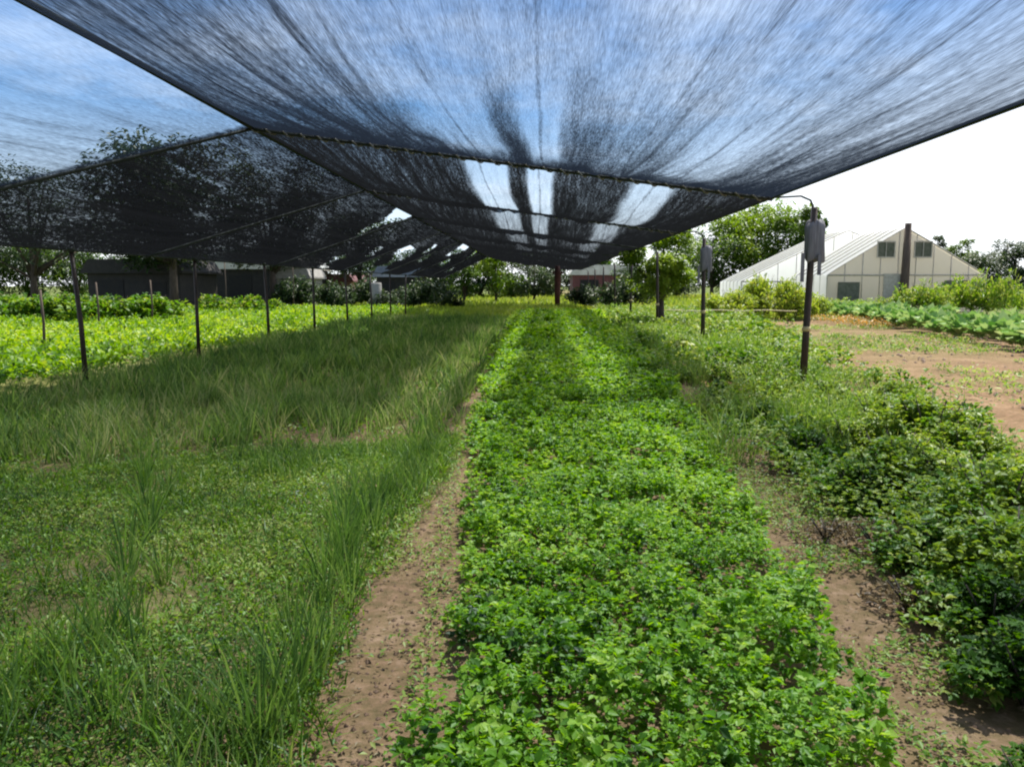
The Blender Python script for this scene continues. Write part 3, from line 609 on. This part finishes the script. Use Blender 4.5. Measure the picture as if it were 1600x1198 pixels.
spots = [(1450, 720, 1.1, 'bright green bush at the edge of the bare reddish plot'), (1370, 690, .9, 'bright green bush right of the dark bush under the post'), (1560, 860, 1.0, 'bright green bush at the right edge, above the dark ones'),
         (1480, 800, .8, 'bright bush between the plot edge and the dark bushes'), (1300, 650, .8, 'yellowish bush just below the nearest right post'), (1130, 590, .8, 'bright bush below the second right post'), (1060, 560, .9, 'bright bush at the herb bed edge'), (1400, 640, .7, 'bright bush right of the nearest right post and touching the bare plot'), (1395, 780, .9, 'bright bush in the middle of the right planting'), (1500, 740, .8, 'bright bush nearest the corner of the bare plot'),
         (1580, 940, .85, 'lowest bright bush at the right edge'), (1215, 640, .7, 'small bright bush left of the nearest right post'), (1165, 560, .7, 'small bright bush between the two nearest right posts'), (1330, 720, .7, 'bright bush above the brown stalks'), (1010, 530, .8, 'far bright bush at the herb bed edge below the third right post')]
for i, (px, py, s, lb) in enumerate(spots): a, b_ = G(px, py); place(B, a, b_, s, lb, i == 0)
B = bush_proto('dead_bush', .22, .22, 420, .045, .014, M['dry'], 'x', 'dead plant', 'dry brown plants beside the right path', .35, lob=leaves)
for i, (px, py, s, lb) in enumerate([(1370, 870, 1.1, 'dry reddish brown plant between the path and the dark bushes'), (1420, 960, .9, 'dry brown plant at the right side of the path'), (1290, 850, .8, 'dry brown plant at the bend of the right path')]):
    a, b_ = G(px, py); place(B, a, b_, s, lb, i == 0)
# near onion clumps standing in the low weeds
def clump(nb, hgt):
    r = rng.uniform(0, .05, nb); a = rng.uniform(0, 6.28, nb)
    c = np.stack([np.cos(a) * r, np.sin(a) * r, np.full(nb, -.01)], 1)
    return np_mesh('onion_clump', *blades(c, a, hgt * rng.uniform(.55, 1.1, nb), rng.uniform(.006, .011, nb), rng.uniform(0, .35, nb), rng.uniform(0, .55, nb), np.clip(rng.normal(.32, .18, nb), 0, 1)))
cm = [clump(26, .42), clump(20, .36), clump(30, .46)]
for m_ in cm: m_.materials.append(M['onion'])
rows = [((585, 770), (400, 1190), 22, 'upright onion clump in the row along the left dirt path', 'onion clumps along the left path'),
        ((240, 730), (225, 960), 10, 'upright onion clump in the middle of the low weeds', 'onion clumps standing in the low weeds'),
        ((340, 700), (560, 720), 6, 'onion clump beside the oblique furrow', 'onion clumps beside the furrow'),
        ((30, 690), (110, 720), 4, 'onion clump at the far left beyond the furrow', 'onion clumps at the left edge')]
for (p0, p1, n, lb, gr) in rows:
    a0 = Vector(G(*p0)); a1 = Vector(G(*p1))
    for i in range(n):
        q = a0.lerp(a1, (i + random.uniform(-.3, .3)) / max(n - 1, 1)); o = bpy.data.objects.new('onion_clump', random.choice(cm)); COL.objects.link(o)
        o.location = (q.x + random.gauss(0, .09), q.y + random.gauss(0, .05), 0); o.rotation_euler = (0, 0, random.uniform(0, 6)); s = random.uniform(.7, 1.1); o.scale = (s, s, s)
        tag(o, lb, 'onion', gr)
# cabbages
r = empty('cabbage', (0, 0, 0), 'pale grey green cabbage in the rows in front of the greenhouse', 'cabbage', 'cabbages in rows on the right')
n = 46; a = rng.uniform(0, 6.28, n); el = rng.uniform(.35, 1.45, n)
c = np.stack([np.cos(a) * .05, np.sin(a) * .05, rng.uniform(.08, .2, n)], 1)
foliage_obj('outer_leaves', leaves(c, a, el, rng.uniform(.28, .45, n), rng.uniform(.20, .30, n), np.clip(rng.normal(.5, .22, n), 0, 1), fold=.25, droop=.12), M['cabbage'], r)
hb = MB(); n1 = 12
for i in range(7):
    th = math.pi * i / 6 * .98 + .01
    for j in range(n1):
        ph = 2 * math.pi * j / n1; q = .12 * (1 + .08 * math.sin(3 * ph + i)); hb.v.append((q * math.sin(th) * math.cos(ph), q * math.sin(th) * math.sin(ph), .24 + .12 * math.cos(th)))
for i in range(6):
    for j in range(n1): hb.f.append((i * n1 + j, i * n1 + (j + 1) % n1, (i + 1) * n1 + (j + 1) % n1, (i + 1) * n1 + j))
hb.build('head', solid('cabbage_head', (.22, .30, .16), (.14, .22, .10), 8, .5), r, True)
first = True
for row in range(3):
    A0 = Vector(G(1285, 492 - row * 5)); A1 = Vector(G(1640, 556 - row * 13))
    for i in range(26 - row * 2):
        q = A0.lerp(A1, i / (25 - row * 2)); place(r, q.x + random.gauss(0, .12), q.y + random.gauss(0, .12), random.uniform(1.15, 1.7), None, first); first = False

# hedge-like bean bushes beyond the lettuce
B = bush_proto('hedge_bush', 1.0, 1.5, 1500, .22, .13, M['brightshrub'], 'x', 'bush', 'tall climbing crop bushes behind the lettuce', .55, lob=leaves)
hl = ['leftmost of the tall bushes behind the lettuce', 'second tall bush from the left behind the lettuce', 'third tall bush from the left behind the lettuce', 'fourth tall bush from the left behind the lettuce', 'fifth tall bush, just left of the nearest left post', 'sixth tall bush, just right of the nearest left post', 'seventh tall bush, in front of the dark shed', 'eighth tall bush, with a shaded right side', 'last and lowest tall bush of the row to the right']
for i, px in enumerate([-10, 25, 58, 90, 122, 152, 180, 208, 235]):
    q = PD(px, 446, 31 + random.uniform(-1, 1)); place(B, q.x, q.y, random.uniform(.95, 1.15), hl[i], i == 0, random.uniform(.95, 1.12))
B = bush_proto('low_bush', .9, 1.0, 1000, .2, .12, M['shrub'], 'x', 'bush', 'grey green bushes behind the third left post', .6, lob=leaves)
for i, px in enumerate([330, 362, 395, 425]):
    q = PD(px, 446, 42 + random.uniform(-1, 1)); place(B, q.x, q.y, random.uniform(.9, 1.2), ['grey green bush just right of the second left post', 'grey green bush between the second and third left posts', 'grey green bush just left of the third left post', 'grey green bush just right of the third left post'][i], i == 0)
B = bush_proto('dark_shrub', 1.3, 2.0, 1300, .3, .16, M['treedark'], 'x', 'shrub', 'dark shrubs in front of the far sheds', .45, lob=leaves)
for i, px in enumerate([262, 300, 445, 468, 500, 520, 548, 572, 600, 632, 655, 676, 705, 915, 950, 985]):
    q = PD(px, 446, 49 + random.uniform(0, 10)); place(B, q.x, q.y, random.uniform(.6, 1.1), 'low dark shrub in the clutter before the far sheds', i == 0, random.uniform(.6, 1.25))
B = bush_proto('yellow_bush', .75, 1.2, 1500, .16, .07, M['meadow'], 'x', 'bush', 'yellow flowering weeds in front of the white tunnel', .5, lob=leaves)
for i, px in enumerate([1120, 1145, 1170, 1195, 1222, 1245, 1270]):
    q = PD(px, 446, 38 + random.uniform(-2, 2)); place(B, q.x, q.y, random.uniform(.9, 1.3), ['first yellow weed bush right of the second right post', 'second yellow weed bush, in front of the low end of the tunnel', 'third yellow weed bush in front of the tunnel', 'tall yellow weed bush in front of the white tunnel', 'yellow weed bush left of the nearest right post', 'brownish weed bush touching the nearest right post', 'yellow weed bush just right of the nearest right post'][i], i == 0, [1.3, 1.5, 1.9, 2.2, 2.0, 1.6, 1.2][i])

B = bush_proto('field_shrub', .9, 1.3, 900, .2, .09, M['weed'], 'x', 'shrub', 'shrubs along the foot of the greenhouse', .7, lob=leaves)
for i, px in enumerate([1290, 1322, 1350, 1392, 1430, 1455, 1475, 1498, 1520, 1545, 1570, 1590]):
    q = PD(px, 446, 45 + random.uniform(-2, 2)); place(B, q.x, q.y, random.uniform(.7, 1.2), 'pale green shrub in the loose line along the foot of the beige greenhouse', i == 0, random.uniform(.8, 1.1) if px < 1425 else random.uniform(1.3, 2.3))
# ------------------------------------------------------------------ trees
def tree(x, y, h_, cw, mat, label, ln=.3, nl=5200, trunk_h=.35, ncl=26, tb=.5, flat=.75, lean=0):
    r = empty('tree', (x, y, 0), label, 'tree', 'trees and shrubs around the field')
    b = MB(); th = h_ * trunk_h; tr = h_ * .022 + .03
    b.tube([(0, 0, -.1), (lean * .2, 0, th * .5), (lean * .5, .05, th), (lean, 0, h_ * .8)], [tr * 1.3, tr, tr * .85, tr * .3], 8)
    cl = []
    for i in range(ncl):
        a = rng.uniform(0, 6.28); u = rng.uniform(0, 1) ** .6; zf = rng.uniform(-1, 1)
        wd_ = math.sqrt(max(0, 1 - zf * zf * .8))
        p = np.array([math.cos(a) * u * wd_ * cw * .5 + lean * .7, math.sin(a) * u * wd_ * cw * .5, th + (h_ - th) * (.5 + zf * .45)])
        cl.append((p, cw * rng.uniform(.11, .2)))
        if i < 9: b.tube([(lean * .5, 0, th * rng.uniform(.75, 1.0)), tuple((p + [lean * .5, 0, th]) / 2 + rng.normal(0, .08, 3)), tuple(p)], [tr * .5, tr * .3, tr * .1], 6)
    b.build('trunk', M['bark'], r, True)
    k = len(cl); I = rng.integers(0, k, nl); P = np.array([c_[0] for c_ in cl])[I]; Rr = np.array([c_[1] for c_ in cl])[I]
    d = rng.normal(0, 1, (nl, 3)); d /= np.linalg.norm(d, axis=1)[:, None]; rad = rng.uniform(.15, 1.05, nl) ** .45
    c = P + d * (Rr * rad)[:, None] * [1, 1, flat]
    tk = np.clip(tb + rng.normal(0, .16, k), 0, 1)[I]
    foliage_obj('crown', leaves(c, np.arctan2(d[:, 1], d[:, 0]) + rng.normal(0, .8, nl), rng.uniform(-.7, .8, nl), ln * rng.uniform(.6, 1.3, nl), ln * .55 * rng.uniform(.6, 1.3, nl), np.clip(tk + rng.normal(0, .18, nl), 0, 1)), mat, r)
    return r
def treepx(px, topy, Y, wpx, mat, label, **k):
    q = PD(px, topy, Y); return tree(q.x, Y, q.z, wpx / F * Y, mat, label, **k)
treepx(1255, 322, 84, 95, M['tree'], 'grey green tree whose top stands just behind the roll of the nearest right post', ln=.4, nl=8000, tb=.6, trunk_h=.15)
treepx(1175, 325, 90, 185, M['treebright'], 'bright green tree behind the white tunnel', ln=.45, nl=15000, trunk_h=.12, ncl=50)
treepx(1115, 352, 86, 110, M['tree'], 'dark green tree left of the bright one, under the net edge', ln=.3, tb=.3, trunk_h=.2)
treepx(1036, 362, 29, 112, M['treebright'], 'small round tree with a thin trunk behind the third right post', ln=.15, nl=9000, trunk_h=.36, ncl=30, tb=.65)
treepx(985, 392, 70, 60, M['tree'], 'low tree left of the small round tree', ln=.25, nl=2600, trunk_h=.2)
treepx(1590, 368, 80, 70, M['treedark'], 'dark tree at the right edge behind the greenhouse', ln=.3, tb=.6, trunk_h=.2)
treepx(1545, 400, 78, 90, M['treedark'], 'wide low tree right of the greenhouse', ln=.3, tb=.75, trunk_h=.12)
treepx(1505, 372, 95, 45, M['tree'], 'distant pale tree over the right slope of the greenhouse roof', ln=.35, nl=2200, tb=.8)
treepx(1462, 368, 95, 30, M['treedark'], 'small distant tree behind the greenhouse roof', ln=.3, nl=1600, tb=.5)
treepx(725, 392, 72, 55, M['tree'], 'dark tree left of centre at the far end', ln=.28, nl=3000, trunk_h=.15, tb=.5)
treepx(775, 390, 74, 75, M['treebright'], 'lighter tree in the middle of the far end', ln=.28, nl=3600, trunk_h=.15, tb=.45)
treepx(835, 395, 76, 85, M['treedark'], 'dark round tree left of the red pillar', ln=.28, nl=3600, trunk_h=.15, tb=.6)
treepx(680, 398, 80, 60, M['treedark'], 'dark tree behind the blue grey shed', ln=.28, nl=3000, trunk_h=.15, tb=.5)
treepx(260, 222, 50, 240, M['treedark'], 'large tree behind the left part of the net', ln=.36, nl=12000, ncl=55, trunk_h=.3)
treepx(420, 260, 58, 180, M['treedark'], 'large dark tree behind the net right of the first large tree', ln=.34, nl=7500, ncl=36, trunk_h=.3)
treepx(560, 330, 70, 150, M['treedark'], 'dark tree behind the far part of the net', ln=.34, nl=5200, trunk_h=.3)
treepx(40, 262, 64, 260, M['treedark'], 'very wide dark tree far behind the thin net at the left edge', ln=.36, nl=9000, ncl=46, trunk_h=.25, flat=.5)
treepx(35, 375, 75, 130, M['tree'], 'broad green tree at the far left under the net edge', ln=.34, nl=6000, ncl=34, trunk_h=.08)
treepx(-50, 368, 72, 140, M['tree'], 'broad green tree cut by the left edge', ln=.34, nl=6000, ncl=34, trunk_h=.08)
treepx(115, 388, 78, 90, M['tree'], 'lower green tree just left of the first left post', ln=.32, nl=4200, trunk_h=.08)

for i, px in enumerate([160, 225, 290, 345, 400, 455, 505, 545, 600, 640, 665, 700, 750, 800, 860, 905, 945, 1060]):
    treepx(px, 395 + random.uniform(-8, 10), 100 + random.uniform(-6, 14), random.uniform(75, 110), M[('treedark', 'tree', 'treedark')[i % 3]], 'one of the crowded dark trees of the far tree line beyond the field', ln=.5, nl=2600, trunk_h=.06, ncl=22, tb=random.uniform(.2, .6))['group'] = 'far tree line'
# ------------------------------------------------------------------ buildings
def tunnel(px_l, px_r, eave_y, apex_px, apex_y, Y, depth, film, label, front, ribs=9):
    pl = PD(px_l, eave_y, Y); pr = PD(px_r, eave_y, Y); ap = PD(apex_px, apex_y, Y)
    x0, x1, xa = pl.x, pr.x, ap.x; ze, za = pl.z, ap.z
    r = empty('greenhouse', (x0, Y, 0), label, 'greenhouse')
    W = x1 - x0; A = xa - x0
    def prof(n=12):
        P = []
        for i in range(n + 1):
            t = i / n; P.append((A * t, ze + (za - ze) * (t ** .97)))
        for i in range(1, n + 1):
            t = i / n; P.append((A + (W - A) * t, za + (ze - za) * (t ** 1.03)))
        return P
    P = prof(); ol = [(0, 0)] + P + [(W, 0)]
    b = MB(); n = len(ol)
    b.add([(x, 0.05, z) for x, z in ol] + [(x, depth, z) for x, z in ol], [(i, i + 1, i + 1 + n, i + n) for i in range(n - 1)]); b.build('cover', film, r)
    b = MB(); b.add([(x, 0.0, z) for x, z in ol], [tuple(range(n))]); b.build('gable_wall', front, r)
    b = MB(); b.add([(x, depth + .01, z) for x, z in ol], [tuple(range(n))]); b.build('rear_wall', front, r)
    b = MB(); b.tube([(x, -.06, z) for x, z in ol], .045, 6)
    for i in range(1, ribs):
        x = W * i / ribs; z = float(np.interp(x, [p[0] for p in P], [p[1] for p in P])); b.tube([(x, -.05, 0), (x, -.05, z)], .028, 5)
    b.tube([(0, -.05, ze), (W, -.05, ze)], .05, 5)
    for j in range(1, 6): b.tube([(x, depth * j / 6, z + .03) for x, z in ol], .035, 5)
    b.build('frame', M['frame'], r, True)
    return r, W, A, ze, za
gh, W, A, ze, za = tunnel(1292, 1540, 430, 1415, 356, 50, 7, M['plastic'], 'beige greenhouse with a pointed roof, a dark centre post and two dark vents', M['film_dirty'])
MB().tube([(A - .06, -.3, -.1), (A, -.3, 2), (A + .02, -.3, za + .25)], [.30, .25, .19], 9).build('centre_post', M['wood'], gh, True)
for cx in (-1.15, 1.05):
    v_ = MB().box((A + cx, -.12, 3.75), (.95, .06, .85)).build('vent', M['vent'], gh)
    fb = MB()
    for a_, b_ in (((-.51, 0), (.07, 1.0)), ((.51, 0), (.07, 1.0)), ((0, .47), (.95, .07)), ((0, -.47), (.95, .07)), ((0, 0), (.04, .86))): fb.box((A + cx + a_[0], -.17, 3.75 + a_[1]), (b_[0], .05, b_[1]))
    fb.build('vent_frame', M['frame'], v_)
MB().box((1.3, -.12, 1.2), (1.3, .06, 1.2)).build('side_opening', M['vent'], gh)
MB().box((A + 3.4, -.13, 1.5), (1.9, .06, .8)).build('side_opening', M['vent'], gh)
MB().box((A - .7, -.14, 1.15), (1.0, .06, 2.3)).build('door', M['frame'], gh)
tunnel(1158, 1500, 440, 1325, 360, 61, 7, M['plastic'], 'long white plastic tunnel rising behind the yellow weeds', M['plastic'], 12)

def shed(pxl, pxr, topy, Y, depth, wall, roof, label, name='shed', open_=True, overhang=.3, zb=None):
    a = PD(pxl, topy, Y); b2 = PD(pxr, topy, Y); W = b2.x - a.x; H = a.z
    r = empty(name, (a.x, Y, 0), label, 'shed' if name == 'shed' else 'house'); hr = H * .28
    MB().box((W / 2, depth / 2, (H - hr) / 2), (W, depth, H - hr)).build('wall', wall, r)
    b = MB(); z0 = H - hr + .003; b.prism([(-overhang, z0), (W + overhang, z0), (W + overhang, z0 + .12), (W * .96, H), (W * .04, H), (-overhang, z0 + .12)], -overhang, depth + overhang); b.build('roof', roof, r)
    if open_:
        k = max(2, int(W / 3))
        for i in range(k):
            x = W * (i + .5) / k
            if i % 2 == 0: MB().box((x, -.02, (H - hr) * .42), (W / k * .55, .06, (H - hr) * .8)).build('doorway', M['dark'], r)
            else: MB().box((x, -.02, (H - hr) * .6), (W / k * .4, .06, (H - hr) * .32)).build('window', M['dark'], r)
    return r
shed(135, 280, 405, 52, 6, M['darkshed'], M['darkshed'], 'dark low shed behind the tall bushes')
shed(215, 470, 399, 66, 8, M['darkshed'], M['whitewall'], 'long shed with a whitish roof showing under the net edge')
shed(432, 480, 418, 60, 4, M['concrete'], M['concrete'], 'small grey concrete hut left of the red roofed house')
shed(488, 548, 428, 74, 6, M['pinkwall'], M['redroof'], 'small pink house with a dark red roof', 'house')
shed(588, 662, 416, 66, 5, M['darkshed'], M['bluegrey'], 'dark shed with a blue grey metal roof')
shed(895, 1000, 414, 84, 8, M['redroof'], M['whitewall'], 'dark red building with a white roof right of the pillar', 'house')
# drum and barrel
for (px, mat, lb, s) in ((478, M['tankblue'], 'black water drum beside the grey hut', 1.0), (588, M['concrete'], 'grey water barrel left of the blue grey roofed shed', .7)):
    q = PD(px, 446, 55); d = empty('water_drum', (q.x, 55, 0), lb, 'water drum')
    MB().tube([(0, 0, 0), (0, 0, .05), (0, 0, .6), (0, 0, .64), (0, 0, 1.2), (0, 0, 1.24), (0, 0, 1.7), (0, 0, 1.78)], [.5 * s, .52 * s, .52 * s, .55 * s, .55 * s, .52 * s, .52 * s, .45 * s], 16).build('barrel', mat, d, True)
    MB().tube([(0, 0, 1.781), (0, 0, 1.86)], .2 * s, 12).build('lid', M['dark'], d, True)
# irrigation pipe
p0 = PD(1030, 485, 33); p1 = PD(1245, 487, 33)
b = MB(); b.tube([(p0.x + (p1.x - p0.x) * i / 14, 33, p0.z + .02 * math.sin(i * 1.3)) for i in range(15)], .02, 6)
tag(b.build('irrigation_pipe', M['pipe'], None, True), 'pale yellow irrigation pipe strung across behind the second right post', 'pipe')
